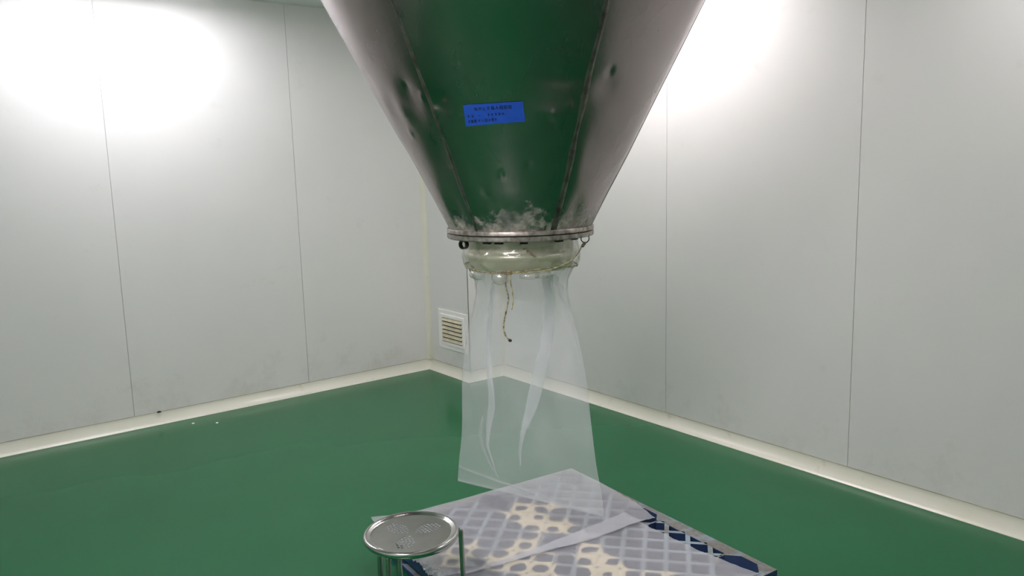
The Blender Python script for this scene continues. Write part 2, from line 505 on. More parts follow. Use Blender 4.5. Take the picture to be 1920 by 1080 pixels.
# ------------------------------------------------------------------ hopper
AX = Vector((1.764, 2.233)); tcd = (-AX).normalized(); rtd = Vector((-tcd.y, tcd.x))   # towards / right of the camera side
Z_FL0, Z_FL1 = 1.350, 1.386
hop = tag(empty('hopper', (AX.x, AX.y, Z_FL0), math.atan2(tcd.y, tcd.x)), 'large dented stainless steel cone hopper hanging from the ceiling', 'hopper')
# in hopper space: +x faces the camera side, +y is right of it (so azimuth grows to the right)
SEAMS = [-34.5+60*k for k in range(6)]
def hexf(azd):
    rel = (azd+34.5) % 60-30
    return math.cos(R(30))/math.cos(R(rel))
DENTS = [  # azimuth, height above flange, depth, size az(m), size z(m)
    (-45, .47, -.010, .05, .06), (-52, .43, .008, .04, .05), (-31, .44, -.006, .03, .035), (-40, .30, -.007, .05, .07),
    (-66, .45, .007, .05, .05), (16, .50, -.006, .07, .03), (12, .40, .006, .06, .03), (35, .48, -.005, .05, .04), (-11, .10, .007, .06, .035),
    (-47, .12, -.008, .04, .06), (8, .07, -.005, .05, .03), (40, .10, -.006, .04, .05), (30, .25, .004, .04, .09), (-28, .20, .004, .03, .08),
    (-5, .62, -.006, .15, .12), (-80, .25, -.006, .08, .10), (60, .35, .006, .10, .12), (75, .15, -.004, .08, .08)]
NICKS = [(-37.5, .465, .004, .010), (-28, .46, -.004, .011), (13.5, .396, .004, .010), (15, .37, -.003, .009), (-44, .50, -.004, .014), (-33, .42, .004, .012), (20, .42, .003, .012), (34, .52, -.004, .013), (-55, .36, .004, .014), (5, .25, -.003, .012), (-9, .22, .003, .010), (-20, .16, -.003, .012)]
def cone_r(azd, h):
    """radius of the hopper skin at azimuth (deg) and height above the flange bottom"""
    base = .2555+.515*max(0.0, h-.034)
    k = .09*min(1.0, max(0.0, (h-.04)/.12))
    r = base*(1-k+k*hexf(azd)/.955)
    for a, hh, d, sa, sz in DENTS:
        da = ((azd-a+180) % 360-180)*math.pi/180*base
        e = (da/sa)**2+((h-hh)/sz)**2
        if e < 9: r += d*math.exp(-e)
    for a, hh, d, sa in NICKS:
        da = ((azd-a+180) % 360-180)*math.pi/180*base
        e = (da/sa)**2+((h-hh)/sa)**2
        if e < 6: r += d*math.exp(-e)
    r += .0035*noise.noise(Vector((math.cos(R(azd))*2.2, math.sin(R(azd))*2.2, h*3.0)))
    return r
HT = ZC-Z_FL0
def cp(azd, h, off=0.0):
    r = cone_r(azd, h)+off
    return (r*math.cos(R(azd)), r*math.sin(R(azd)), h)
rows = []
NZ, NA = 190, 480
for j in range(NZ+1):
    h = .034+(HT-.034)*j/NZ
    rows.append([cp(360*i/NA, h) for i in range(NA)])
MB().grid(rows, True).build('cone', M['steel'], hop, smooth=True)
for sdeg in SEAMS:
    rows = []
    for j in range(0, NZ+1):
        h = .036+(HT-.036)*j/NZ
        wob = .6*noise.noise(Vector((sdeg, h*9, 0)))
        halfw = ((.0115 if sdeg > 0 else .008)+.005*noise.noise(Vector((sdeg+5, h*14, 3))))/(cone_r(sdeg, h)) * 57.3
        rows.append([cp(sdeg+wob*.5+halfw*q, h, o_) for q, o_ in ((-1.2, -.002), (-.6, .0018), (0, .0026), (.6, .0018), (1.2, -.002))])
    MB().grid(rows).build('weld_seam', M['weld'], hop, smooth=True)
MB().lathe([(.2555, .036), (.262, .035), (.2635, .033), (.2635, .0215), (.2615, .020), (.2, .020)], 96).build('upper_ring', M['ring_steel'], hop, autosmooth=40)
MB().lathe([(.21, .0195), (.2585, .0195), (.2585, .0175), (.21, .0175)], 96).build('joint_gap', M['black'], hop)
MB().lathe([(.2, .0172), (.261, .0172), (.2632, .0155), (.2632, .003), (.260, .0), (.2, 0)], 96).build('lower_ring', M['ring_steel'], hop, autosmooth=40)
# outlet spout with rolled bead
MB().lathe([(.192, .004), (.192, -.040), (.194, -.046), (.199, -.050), (.203, -.057), (.203, -.063), (.199, -.070), (.194, -.074), (.190, -.080), (.186, -.105), (.182, -.112), (.176, -.108), (.182, .004)], 96).build('spout', M['spout'], hop, smooth=True)
cl = None
for azd in (-32, -20, 3, 38, 62, 95, 130, 170, 210, 255, 290):
    if cl is None:
        cl = MB().box((.203, -.0135, -.0105), (.221, .0125, .001)).build('clip', M['black'], hop, bevel=.001); c_ = cl
    else:
        c_ = share(cl, 'clip', parent=hop)
    c_.rotation_euler = (0, 0, R(azd))
# hanging rings: a thin wire ring on the right, a short thick eyelet on the left
def ringpts(c, ex, ez, r, n=28): return [Vector(c)+r*(math.cos(2*math.pi*k/n)*Vector(ex)+math.sin(2*math.pi*k/n)*Vector(ez)) for k in range(n)]
RR = Vector((.049, .2285, -.0125))
tag(MB().tube(ringpts(RR, (-.25, .968, 0), (0, 0, 1), .0150), .0019, 8, closed=True).build('hanging_ring', M['dark_ring'], hop, smooth=True), 'thin dark wire ring')
LR = Vector((.116, -.197, -.0165))
mb = MB(); axd = Vector((.80, -.60, 0)).normalized(); ex = Vector((.60, .80, 0)).normalized()
rows = []
for r_, o_ in ((.0165, -.0085), (.0165, .0085), (.0128, .0085), (.0128, -.0085), (.0165, -.0085)):
    rows.append([LR+axd*o_+r_*(math.cos(2*math.pi*k/32)*ex+math.sin(2*math.pi*k/32)*Vector((0, 0, 1))) for k in range(32)])
tag(mb.grid(rows, True).build('hanging_eyelet', M['dark_ring'], hop, autosmooth=40), 'thick dark eyelet ring')

# blue label stuck on the cone
lab = tag(empty('label_sticker', (AX.x, AX.y, Z_FL0), math.atan2(tcd.y, tcd.x)), 'bright blue rectangular paper label with dark printed lines on the hopper', 'label')
LC = [(-20.6, .431), (2.0, .435), (3.05, .378), (-21.5, .370)]       # corners in azimuth / height: TL TR BR BL
def labp(u, v, off):
    a = (LC[0][0]*(1-u)+LC[1][0]*u)*(1-v)+(LC[3][0]*(1-u)+LC[2][0]*u)*v
    h = (LC[0][1]*(1-u)+LC[1][1]*u)*(1-v)+(LC[3][1]*(1-u)+LC[2][1]*u)*v
    return cp(a, h, off)
mb = MB()
mb.grid([[labp(i/24, j/10, .0022) for i in range(25)] for j in range(11)])
mb.build('paper', M['label'], lab, smooth=True)
def glyph(mb, u0, v0, u1, v1, strokes):
    for x0, y0, x1, y1, t in strokes:
        a = Vector((u0+(u1-u0)*x0, v0+(v1-v0)*y0)); b = Vector((u0+(u1-u0)*x1, v0+(v1-v0)*y1))
        asp = 2.9       # label is wider than high
        d = Vector(((b-a).x*asp, (b-a).y)); d.normalize(); nrm = Vector((-d.y/asp, d.x))*t
        mb.add([labp(q.x, q.y, .0030) for q in (a-nrm, b-nrm, b+nrm, a+nrm)], [(0, 1, 2, 3)])
BOXS = [(.1, .1, .9, .1, .010), (.1, .9, .9, .9, .010), (.1, .1, .1, .9, .010), (.9, .1, .9, .9, .010)]
G = {
 'n': [(.1, .1, .2, .9, .012), (.2, .15, .75, .85, .012), (.8, .1, .85, .9, .012), (.5, .1, .55, .5, .009)],
 'm': [(.1, .2, .1, .9, .010), (.35, .1, .45, .9, .010), (.6, .2, .9, .9, .010), (.1, .25, .9, .2, .009), (.75, .1, .65, .6, .009)],
 'l': [(.25, .1, .25, .9, .013), (.25, .85, .8, .9, .012), (.5, .3, .85, .35, .009)],
 'y': [(.3, .1, .3, .9, .012), (.8, .1, .5, .6, .010), (.55, .6, .85, .9, .009)],
 'b': BOXS+[(.1, .5, .9, .5, .014), (.5, .1, .5, .9, .014), (.25, .3, .75, .7, .010)],
 'a': [(.45, .05, .1, .9, .011), (.5, .05, .9, .9, .011), (.25, .6, .75, .6, .010)],
 'z': BOXS+[(.1, .38, .9, .38, .010), (.1, .64, .9, .64, .010), (.5, -.1, .4, .1, .010)],
 'd': BOXS+[(.5, -.05, .5, .9, .010), (.1, .5, .9, .5, .010)],
 't': BOXS+[(.35, .1, .35, .9, .010), (.65, .1, .65, .9, .010)],
 'c': [(.2, .2, .8, .25, .010), (.5, .05, .45, .9, .010), (.2, .6, .8, .55, .010)],
 'i': [(.2, .5, .8, .5, .012)],
 'k': [(.2, .1, .8, .2, .009), (.3, .3, .3, .9, .010), (.7, .3, .65, .9, .010), (.3, .6, .7, .6, .009)],
}
mb = MB()
for k, ch in enumerate('nmlybazdt'):
    u = .185+k*.071; glyph(mb, u, .14, u+.056, .325, G[ch])
for ch, u in zip('ck i'.replace(' ', '')+'ckcka', (.05, .12, .24, .395, .455, .515, .575, .635)):
    glyph(mb, u, .47, u+.044, .62, G[ch])
for ch, u in zip('kbzcidkdc', (.05, .105, .16, .225, .285, .345, .40, .455, .505)):
    glyph(mb, u, .715, u+.042, .86, G[ch])
mb.build('printed_text', M['ink'], lab)

# ------------------------------------------------------------------ plastic bag
# section axis turns from facing the camera (top) to a quarter turn further (hem)
E_TOP = rtd.copy(); E_BOT = Vector((.322, -.947)).normalized()
Z_TIE, Z_HEM = 1.236, .352
HALFW = [(.352, .329), (.45, .316), (.60, .287), (.72, .262), (.85, .236), (.98, .205), (1.08, .178), (1.14, .166), (1.19, .168), (1.222, .182), (1.236, .190)]
THICK = [(.352, .0015), (.40, .006), (.50, .015), (.70, .030), (.85, .045), (.98, .060), (1.08, .080), (1.14, .105), (1.19, .140), (1.222, .172), (1.236, .186)]
def bagframe(z):
    t = min(1.0, max(0.0, (1.20-z)/(1.20-.50))); t = t*t*(3-2*t)
    e = (E_TOP*(1-t)+E_BOT*t).normalized()
    n = Vector((e.y, -e.x))
    if n.dot(tcd) < 0: n = -n
    sh = interp([(.352, 0.0), (.8, -.004), (1.236, 0.0)], z)
    c = AX+rtd*sh
    return c, e, n
def bagsurf(z, th, off=0.0):
    c, e, n = bagframe(z)
    hw, tk = interp(HALFW, z), interp(THICK, z)
    cs, sn = math.cos(th), math.sin(th)
    k = min(1.0, max(0.0, (1.22-z)/.25))
    s = math.copysign(abs(sn)**(1+.3*k), sn)
    rip = k*(.0045*math.sin(th*5+z*7)+.0035*math.sin(th*9-z*11+1)+.010*noise.noise(Vector((cs*2.4, sn*.8+z*.6, z*3.2))))*min(1, tk/.012)
    gath = (1-k)*.004*math.sin(th*23+3*math.sin(z*30))
    d = s*tk+rip*abs(sn)**.5+off*(1 if sn >= 0 else -1)
    p_ = c+e*(hw+gath)*cs+n*(d+gath*s)
    drop = 0.0
    return (p_.x, p_.y, z+drop)
bag = tag(empty('plastic_bag', (AX.x, AX.y, Z_HEM)), 'clear plastic bag tied to the hopper outlet and hanging open above the pallet', 'bag')
def bag_local(p_): return (p_[0]-AX.x, p_[1]-AX.y, p_[2]-Z_HEM)
rows = []
NB = 90
for j in range(NB+1):
    z = Z_HEM+(Z_TIE-Z_HEM)*j/NB
    rows.append([bag_local(bagsurf(z, 2*math.pi*i/96)) for i in range(96)])
MB().grid(rows, True).build('bag_body', M['bag'], bag, smooth=True)
# pleats: doubled strips of film on the front sheet (position = share of the half width, half width in m)
def pleat(name, tab, off):
    mb = MB(); rows = []
    z1, z0 = tab[0][0], tab[-1][0]
    n_ = 44
    for j in range(n_+1):
        z = z1+(z0-z1)*j/n_
        f_ = interp([(a, b) for a, b, _ in reversed(tab)], z); hw = interp([(a, c_) for a, _, c_ in reversed(tab)], z)
        df = hw/interp(HALFW, z)
        f_ += .012*noise.noise(Vector((z*9, 2.0, off*500)))
        row = []
        for q in (-1, -.5, 0, .5, 1):
            x = max(-.985, min(.985, f_+df*q))
            row.append(bag_local(bagsurf(z, math.acos(x), off+.003*(1-q*q))))
        rows.append(row)
    mb.grid(rows)
    return mb.build(name, M['bag'], bag, smooth=True)
LPL = [(1.20, -.60, .004), (1.10, -.64, .008), (.98, -.57, .009), (.86, -.50, .010), (.76, -.45, .013), (.70, -.45, .016), (.62, -.50, .012), (.54, -.52, .006), (.46, -.42, .003), (.43, -.40, .001)]
RPL = [(1.225, .50, .020), (1.15, .62, .019), (1.05, .55, .018), (.95, .44, .020), (.86, .33, .023), (.76, .22, .023), (.68, .12, .016), (.62, .04, .009), (.54, -.04, .006), (.48, -.06, .003)]
for off in (.0025, .005, .0075):
    pleat('pleat', LPL, off); pleat('pleat', RPL, off)
pleat('pleat', [(1.228, .58, .012), (1.17, .83, .012), (1.10, .93, .010), (1.00, .95, .006), (.9, .96, .003)], .004)
pleat('pleat', [(.66, -.60, .004), (.58, -.66, .012), (.52, -.60, .010), (.46, -.48, .006), (.41, -.36, .002)], .004)
# sealed hem and the fold line a little above it
def hemstrip(fa, za, fb, zb, hgt, off, name):
    mb = MB(); rows = []
    for j in range(4):
        row = []
        for i in range(41):
            f_ = fa+(fb-fa)*i/40; z = za+(zb-za)*i/40+hgt*(j/3-.5)
            row.append(bag_local(bagsurf(max(Z_HEM+.0005, z), math.acos(f_), off)))
        rows.append(row)
    return mb.grid(rows).build(name, M['bag'], bag, smooth=True)
hemstrip(-.985, .357, .985, .357, .010, .002, 'hem_seal')
hemstrip(-.985, .418, .30, .372, .011, .003, 'fold_line')
hemstrip(-.985, .418, .10, .380, .005, .005, 'fold_line')
# neck of the bag drawn over the spout, above the rope
rows = []
for j in range(25):
    z = Z_TIE+(1.346-Z_TIE)*j/24
    rr = interp([(Z_TIE, .189), (1.250, .197), (1.262, .205), (1.285, .2085), (1.300, .2075), (1.312, .203), (1.330, .200), (1.346, .202)], z)
    row = []
    for i in range(192):
        a = 2*math.pi*i/192
        wr = .0055*math.sin(a*19+2*math.sin(z*50))*(1-j/30)+.010*noise.noise(Vector((math.cos(a)*5, math.sin(a)*5, z*22)))
        r_ = rr+.003+max(-.003, wr)
        q = AX+tcd*r_*math.cos(a)+rtd*r_*math.sin(a)
        row.append(bag_local((q.x, q.y, z)))
    rows.append(row)
MB().grid(rows, True).build('bag_neck', M['neck'], bag, smooth=True)
# puffed pocket of film just below the rope on the left, ruffles on the right
def puff(azd, r0, z0, ra, rz, name):
    mb = MB(); rows = []
    for j in range(13):
        v = -1+2*j/12; row = []
        for i in range(17):
            u = -1+2*i/16
            b = max(0.0, 1-u*u-v*v*.9)**.5
            r_ = r0+.030*b+.003*noise.noise(Vector((u*3, v*3, azd)))
            a = R(azd)+u*ra/r0
            q = AX+tcd*r_*math.cos(a)+rtd*r_*math.sin(a)
            row.append(bag_local((q.x, q.y, z0+v*rz*(1-.25*u*u))))
        rows.append(row)
    return mb.grid(rows).build(name, M['neck'], bag, smooth=True)
puff(-24, .178, 1.222, .030, .026, 'film_pucker'); puff(9, .178, 1.228, .035, .014, 'film_pucker'); puff(24, .178, 1.230, .028, .016, 'film_pucker'); puff(-58, .178, 1.226, .04, .02, 'film_pucker')

# ------------------------------------------------------------------ rope around the neck
rope = tag(empty('tie_rope', (AX.x, AX.y, Z_TIE)), 'frayed cord tied round the bag neck with two loose ends hanging', 'rope')
def hp(t_, r_, z):            # toward-camera, right, height -> rope space
    q = tcd*t_+rtd*r_
    return Vector((q.x, q.y, z-Z_TIE))
def strand(pts, rad, mat, name, sub=10, parent=rope):
    P = smoothpath(pts, sub)
    rads = [rad*(1+.28*math.sin(k*1.9)+.15*random.uniform(-1, 1)) for k in range(len(P))]
    return MB().tube(P, rads, 8).build(name, mat, parent, smooth=True)
loop = []
for k in range(37):
    a = R(40-k*10)      # from the right side round the back and to the front again
    z = 1.246+.006*math.sin(a*3)
    r_ = .2035
    loop.append(hp(r_*math.cos(a), r_*math.sin(a), z))
strand(loop, .0028, M['rope'], 'loop', 3)
strand([hp(.205, -.045, 1.243), hp(.2065, .0, 1.243), hp(.203, .078, 1.246), hp(.178, .134, 1.258), hp(.146, .176, 1.276), hp(.105, .203, 1.298), hp(.072, .215, 1.314), hp(.055, .226, 1.3235)], .0020, M['rope_pale'], 'tie_line')
strand([hp(.054, .227, 1.322), hp(.060, .220, 1.316), hp(.066, .217, 1.312), hp(.062, .222, 1.314), hp(.055, .228, 1.3235)], .004, M['rope'], 'knot', 6)
strand([hp(.208, -.060, 1.246), hp(.213, -.05, 1.240), hp(.210, -.042, 1.247), hp(.212, -.035, 1.240), hp(.206, -.052, 1.246)], .0048, M['rope'], 'knot', 6)
e1 = strand([hp(.210, -.0515, 1.243), hp(.213, -.0535, 1.200), hp(.212, -.046, 1.156), hp(.213, -.055, 1.110), hp(.212, -.0635, 1.072), hp(.212, -.064, 1.048), hp(.213, -.057, 1.026), hp(.213, -.047, 1.013)], .0028, M['rope'], 'loose_end')
MB().tube([hp(.213, -.049, 1.0145), hp(.213, -.044, 1.011), hp(.213, -.038, 1.010)], [.0045, .0055, .0035], 8).build('frayed_tip', M['dark_ring'], rope, smooth=True)
tag(strand([hp(.210, -.040, 1.243), hp(.212, -.036, 1.205), hp(.211, -.0305, 1.165), hp(.212, -.031, 1.14), hp(.212, -.036, 1.118)], .0023, M['rope_pale'], 'loose_end'), 'thin yellow loose end')
tag(strand([hp(.205, .010, 1.322), hp(.2085, .022, 1.318), hp(.211, .033, 1.308), hp(.212, .044, 1.300)], .0035, M['rope'], 'stray_cord', 6), 'short dark piece of cord under the ring')

# ------------------------------------------------------------------ pallet
PA = R(-94.2)
PF = Vector((2.424, 2.721)); PLd = Vector((math.cos(PA), math.sin(PA))); PSd = Vector((PLd.y, -PLd.x))
pal = tag(empty('plastic_pallet', (PF.x, PF.y, 0), 0), 'dirty blue plastic pallet with diagonal grid deck under the hopper', 'pallet')
def pv(l_, s_): q = PLd*l_+PSd*s_; return (q.x, q.y)
ZP = .150
LEN, WID = 1.2, 1.0
CUPS = [(l0, l0+.158, s0, s0+.115) for l0 in (.026, .500, 1.016) for s0 in (.026, .4425, .859)]
def octo(c, inset=0.0, ch=.042):
    l0, l1, s0, s1 = c; l0 += inset; l1 -= inset; s0 += inset; s1 -= inset
    c_ = max(.006, ch-inset*.6)
    return [(l0+c_, s0), (l1-c_, s0), (l1, s0+c_), (l1, s1-c_), (l1-c_, s1), (l0+c_, s1), (l0, s1-c_), (l0, s0+c_)]
for c in CUPS:
    mb = MB()
    tops, ins, bot = octo(c, -.010), octo(c), octo(c, .018)
    m_ = .008; c00, c10, c11, c01 = (c[0]-m_, c[2]-m_), (c[1]+m_, c[2]-m_), (c[1]+m_, c[3]+m_), (c[0]-m_, c[3]+m_)
    tops = [c00, c10, c10, c11, c11, c01, c01, c00]
    rings = [[(*pv(*q), ZP-.040) for q in tops], [(*pv(*q), ZP) for q in tops], [(*pv(*q), ZP) for q in ins], [(*pv(*q), ZP-.075) for q in bot]]
    mb.grid(rings, True)
    b = len(mb.v)-8; mb.f.append(tuple(b+k for k in range(8)))
    mb.build('foot_cup', M['pallet_rim'], pal)
    fl = octo(c, -.004); ft = octo(c, .010)
    mb = MB(); mb.grid([[(*pv(*q), ZP-.042) for q in fl], [(*pv(*q), .022) for q in ft]], True)
    mb.f.append(tuple(range(8, 16))); mb.build('foot', M['pallet'], pal)
def cuts(p0, p1, margin=.010):
    """segment minus the foot cups, in pallet plan coordinates"""
    p0, p1 = Vector(p0), Vector(p1); d = p1-p0; iv = []
    for l0, l1, s0, s1 in CUPS:
        ta, tb = 0.0, 1.0; ok = True
        for o_, dd, lo, hi in ((p0.x, d.x, l0-margin, l1+margin), (p0.y, d.y, s0-margin, s1+margin)):
            if abs(dd) < 1e-9:
                if not lo < o_ < hi: ok = False
            else:
                a, b = sorted(((lo-o_)/dd, (hi-o_)/dd)); ta, tb = max(ta, a), min(tb, b)
        if ok and ta < tb: iv.append((ta, tb))
    iv.sort(); out = []; t = 0.0
    for a, b in iv:
        if a > t: out.append((p0+d*t, p0+d*a))
        t = max(t, b)
    if t < 1: out.append((p0+d*t, p1))
    return [s for s in out if (s[1]-s[0]).length > .012]
PITCH_D, HOLE = .0813, .0630
U0 = .533-8*PITCH_D-(PITCH_D-HOLE)/2       # rib centre lines: u = (l+s)/sqrt2, v = (l-s)/sqrt2
V0 = .386-14*PITCH_D-(PITCH_D-HOLE)/2
BD = .058
q2 = math.sqrt(.5)
def clip_rect(pt, d):
    ta, tb = -9.0, 9.0
    for o_, dd, lo, hi in ((pt[0], d[0], BD-.004, LEN-BD+.004), (pt[1], d[1], BD-.004, WID-BD+.004)):
        a, b = sorted(((lo-o_)/dd, (hi-o_)/dd)); ta, tb = max(ta, a), min(tb, b)
    return (ta, tb) if tb-ta > .02 else None
for fam in (0, 1):
    for k in range(-2, 32):
        cc = (U0 if fam == 0 else V0)+k*PITCH_D
        pt = (cc*q2, cc*q2) if fam == 0 else (cc*q2, -cc*q2)
        d = (q2, -q2) if fam == 0 else (q2, q2)
        tt = clip_rect(pt, d)
        if not tt: continue
        segs = cuts((pt[0]+d[0]*tt[0], pt[1]+d[1]*tt[0]), (pt[0]+d[0]*tt[1], pt[1]+d[1]*tt[1]), .006)
        for a, b in segs:
            MB().bar(pv(a.x, a.y), pv(b.x, b.y), PITCH_D-HOLE, ZP-.045, ZP-(.0 if fam == 0 else .0004)).build('lattice_rib', M['pallet'], pal)
def border(p0, p1, width, name='border'):
    for a, b in cuts(p0, p1, .008):
        MB().bar(pv(a.x, a.y), pv(b.x, b.y), width, ZP-.045, ZP).build(name, M['pallet_rim'], pal)
bc = .0385
border((.018, bc), (LEN-.018, bc), .041)
border((.018, WID-bc), (LEN-.018, WID-bc), .041)
border((bc, .059), (bc, WID-.059), .041)
border((LEN-bc, .059), (LEN-bc, WID-.059), .041)
for a, b in (((0, .009), (LEN, .009)), ((0, WID-.009), (LEN, WID-.009)), ((.009, .018), (.009, WID-.018)), ((LEN-.009, .018), (LEN-.009, WID-.018))):
    MB().bar(pv(*a), pv(*b), .018, ZP-.062, ZP+.0005).build('rim', M['pallet_rim'], pal, bevel=.002)
for s_ in (.0785, .50, .9215):
    MB().bar(pv(.02, s_), pv(LEN-.02, s_), .10, 0, .022).build('runner', M['pallet'], pal, bevel=.003)
MB().bar(pv(BD, .5), pv(LEN-BD, .5), WID-2*BD, ZP-.075, ZP-.068).build('lower_deck', M['pallet'], pal)

# ------------------------------------------------------------------ powder under the film: cells of the deck, each with an oval opening left over a hole
BLOBS = [(.27, .46, .09, .07, 1.0), (.36, .47, .10, .06, 1.15), (.45, .43, .08, .07, .95), (.30, .33, .07, .05, .55), (.55, .60, .09, .10, .8), (.57, .75, .07, .13, .85), (.60, .50, .05, .14, .7),
         (.66, .42, .05, .05, .6), (.76, .47, .09, .06, 1.05), (.86, .50, .10, .07, 1.1), (.95, .55, .1, .1, .8), (.48, .90, .12, .08, .75), (.70, .70, .08, .10, .6), (.38, .80, .08, .1, .35), (1.02, .40, .08, .08, .6)]
def powder_amt(l_, s_):
    g = 0
    for a, b, sa, sb, k in BLOBS:
        g = max(g, k*math.exp(-((l_-a)/sa)**2-((s_-b)/sb)**2))
    return g+.16*noise.noise(Vector((l_*14, s_*14, 4.0)))
mb = MB()
def smooth01(x): x = max(0.0, min(1.0, x)); return x*x*(3-2*x)
for i in range(-1, 30):
    for j in range(-1, 32):
        uc = U0+(i+.5)*PITCH_D; vc = V0+(j+.5)*PITCH_D
        l_, s_ = (uc+vc)*q2, (uc-vc)*q2
        if not (.075 < l_ < LEN-.06 and .075 < s_ < WID-.06): continue
        if any(l0-.02 < l_ < l1+.02 and s0-.02 < s_ < s1+.02 for l0, l1, s0, s1 in CUPS): continue
        n_ = 24; rows = [[], [], []]; best = 0
        for k in range(n_):
            a = 2*math.pi*(k+.5)/n_
            du, dv = math.cos(a), math.sin(a)
            sq = (PITCH_D/2+.0004)/max(abs(du), abs(dv))
            ru, rv = uc+sq*.85*du, vc+sq*.85*dv
            g = powder_amt((ru+rv)*q2, (ru-rv)*q2)       # how much powder lies on this stretch of rib
            c1 = smooth01((g-.16)/.22); c2 = smooth01((g-.38)/.75)
            best = max(best, c1)
            inner = HOLE/2*(1+.06*noise.noise(Vector((uc*30+du, vc*30+dv, 1))))
            inner = sq+(min(inner, sq*.97)-sq)*c1
            inner *= 1-.62*c2
            mid = min(inner+.005, inner+(sq-inner)*.5)
            for ring, r_, zz in ((0, sq, .0012), (1, mid, .0020), (2, inner, .0002)):
                q = pv((uc+r_*du+vc+r_*dv)*q2, (uc+r_*du-vc-r_*dv)*q2)
                rows[ring].append((q[0], q[1], ZP+zz))
        if best > .02: mb.grid(rows, True)
pw = mb.build('spilled_powder', M['powder'], None, smooth=True); pw.location = (PF.x, PF.y, 0)
tag(pw, 'cream powder spilled over the pallet grid beneath the clear film', 'powder', kind='stuff')

# ------------------------------------------------------------------ film sheets on the pallet
def sag(l_, s_):
    u, v = (l_+s_)*q2, (l_-s_)*q2
    a = abs(((u-U0)/PITCH_D) % 1-.5)*2; b = abs(((v-V0)/PITCH_D) % 1-.5)*2
    inside = .02 < l_ < LEN-.02 and .02 < s_ < WID-.02
    return -.0030*(1-a**4)*(1-b**4) if inside else 0.0
def sheet(name, corner, nl, ns_, base, label, lift=None, crink=None):
    """corner(i,j in 0..1) -> (l, s)"""
    mb = MB(); rows = []
    for j in range(ns_+1):
        row = []
        for i in range(nl+1):
            l_, s_ = corner(i/nl, j/ns_)
            z = ZP+base+sag(l_, s_)+.0016*noise.noise(Vector((l_*9, s_*9, base*900)))
            over = max(0, -l_, -s_, l_-LEN, s_-WID)
            z -= (.02 if l_ < 0 else .35)*over+(0 if l_ < 0 else 2.2)*over*over
            if lift: z += lift(i/nl, j/ns_)
            if crink: z += crink(l_, s_)
            q = pv(l_, s_); row.append((q[0], q[1], z))
        rows.append(row)
    o = mb.grid(rows).build(name, M['sheet'], None, smooth=True)
    o.location = (PF.x, PF.y, 0)
    return tag(o, label, 'plastic sheet')
def cornerA(i, j):
    # i: far -> near (l), j: right -> left (s)
    l_far = interp([(0, .020), (.5, .010), (.8, .002), (.9, -.020), (1, -.067)], j)
    l_near = interp([(0, .655), (.1, .648), (.42, .637), (.9, .578), (1, .55)], j)
    s_right = interp([(0, .010), (.33, .012), (.75, .028), (1, .070)], i)
    s_left = interp([(0, 1.006), (.5, 1.030), (1, 1.020)], i)+.006*math.sin(i*23)
    return l_far+(l_near-l_far)*i, s_right+(s_left-s_right)*j
def cornerB(i, j):
    l_far = interp([(0, .541), (.35, .562), (.6, .570), (1, .535)], j)
    l_near = 1.185
    s_right = interp([(0, .140), (.2, .137), (.6, .126), (1, .085)], i)+.003*math.sin(i*31)
    s_left = 1.0+.012*math.sin(i*17)
    return l_far+(l_near-l_far)*i, s_right+(s_left-s_right)*j
crA = lambda l_, s_: (.016*abs(noise.noise(Vector((l_*38, s_*38, 2))))+.010*noise.noise(Vector((l_*90, s_*60, 5))))*max(0.0, min(1.0, (s_-.965)/.03))*max(0.0, min(1.0, (l_-.05)/.15))
sheet('plastic_sheet', cornerB, 150, 170, .0065, 'translucent plastic sheet on the near half of the blue pallet')
shA = sheet('plastic_sheet', cornerA, 150, 200, .0092, 'translucent plastic sheet on the far half of the pallet, overlapping the nearer sheet',
      lift=lambda i, j: .010*max(0.0, (i-.93)/.07)**2*(.5+.5*math.sin(j*14)), crink=crA)

# the near edge of the far sheet is turned back on itself, a paler band
mb = MB(); rows = []
for j in range(91):
    s_ = .135+(.93-.135)*j/90
    la = interp([(.135, .541), (.424, .562), (.597, .572), (.93, .574)], s_); lb = interp([(.135, .645), (.443, .637), (.909, .584), (.93, .577)], s_)
    row = []
    for i in range(9):
        l_ = la+(lb-la)*i/8
        q = pv(l_, s_); row.append((q[0], q[1], ZP+.0125+.5*sag(l_, s_)+.010*max(0.0, (l_-.60)/.05)**2*(.5+.5*math.sin(s_*13))*.6+.001*noise.noise(Vector((l_*20, s_*20, 8)))))
    rows.append(row)
fe = mb.grid(rows).build('folded_edge', M['sheet'], shA, smooth=True)
fe['label'] = 'paler folded-back edge band'

# ------------------------------------------------------------------ stool
SX, SY, SZ = 1.183, 2.098, .450
yaw_c = math.atan2(SY, SX)
st = tag(empty('stool', (SX, SY, 0), yaw_c-math.pi/2), 'round stainless steel stool with perforated seat in front of the pallet', 'stool')
# stool space: +x right of the view, +y away from the camera
RS = .1525
seat_prof = [(RS-.026, .4455), (RS-.021, .4462), (RS-.018, .448), (RS-.014, .4515), (RS-.009, .4532), (RS-.004, .4525), (RS-.0008, .449), (RS, .444), (RS-.0005, .438), (RS-.003, .433), (RS-.008, .4305), (RS-.015, .431), (RS-.020, .434)]
MB().lathe(seat_prof, 96).build('rim', M['stool'], st, smooth=True)
# perforated seat plate: three leaf shaped fields of slots
HP, HRX = .0114, .0041
holes = set()
GR = 24
for k, ang in enumerate((133, 28, 252)):
    ca, sa = math.cos(R(ang)), math.sin(R(ang))
    for i in range(8):
        nrow = [1, 3, 4, 5, 5, 5, 4, 3][i]
        for j in range(nrow):
            t_ = .018+i*HP; y_ = (j-(nrow-1)/2)*HP*1.05
            holes.add((round(t_*ca-y_*sa, 4), round(t_*sa+y_*ca, 4)))
hole_list = sorted(holes)
RP = RS-.025

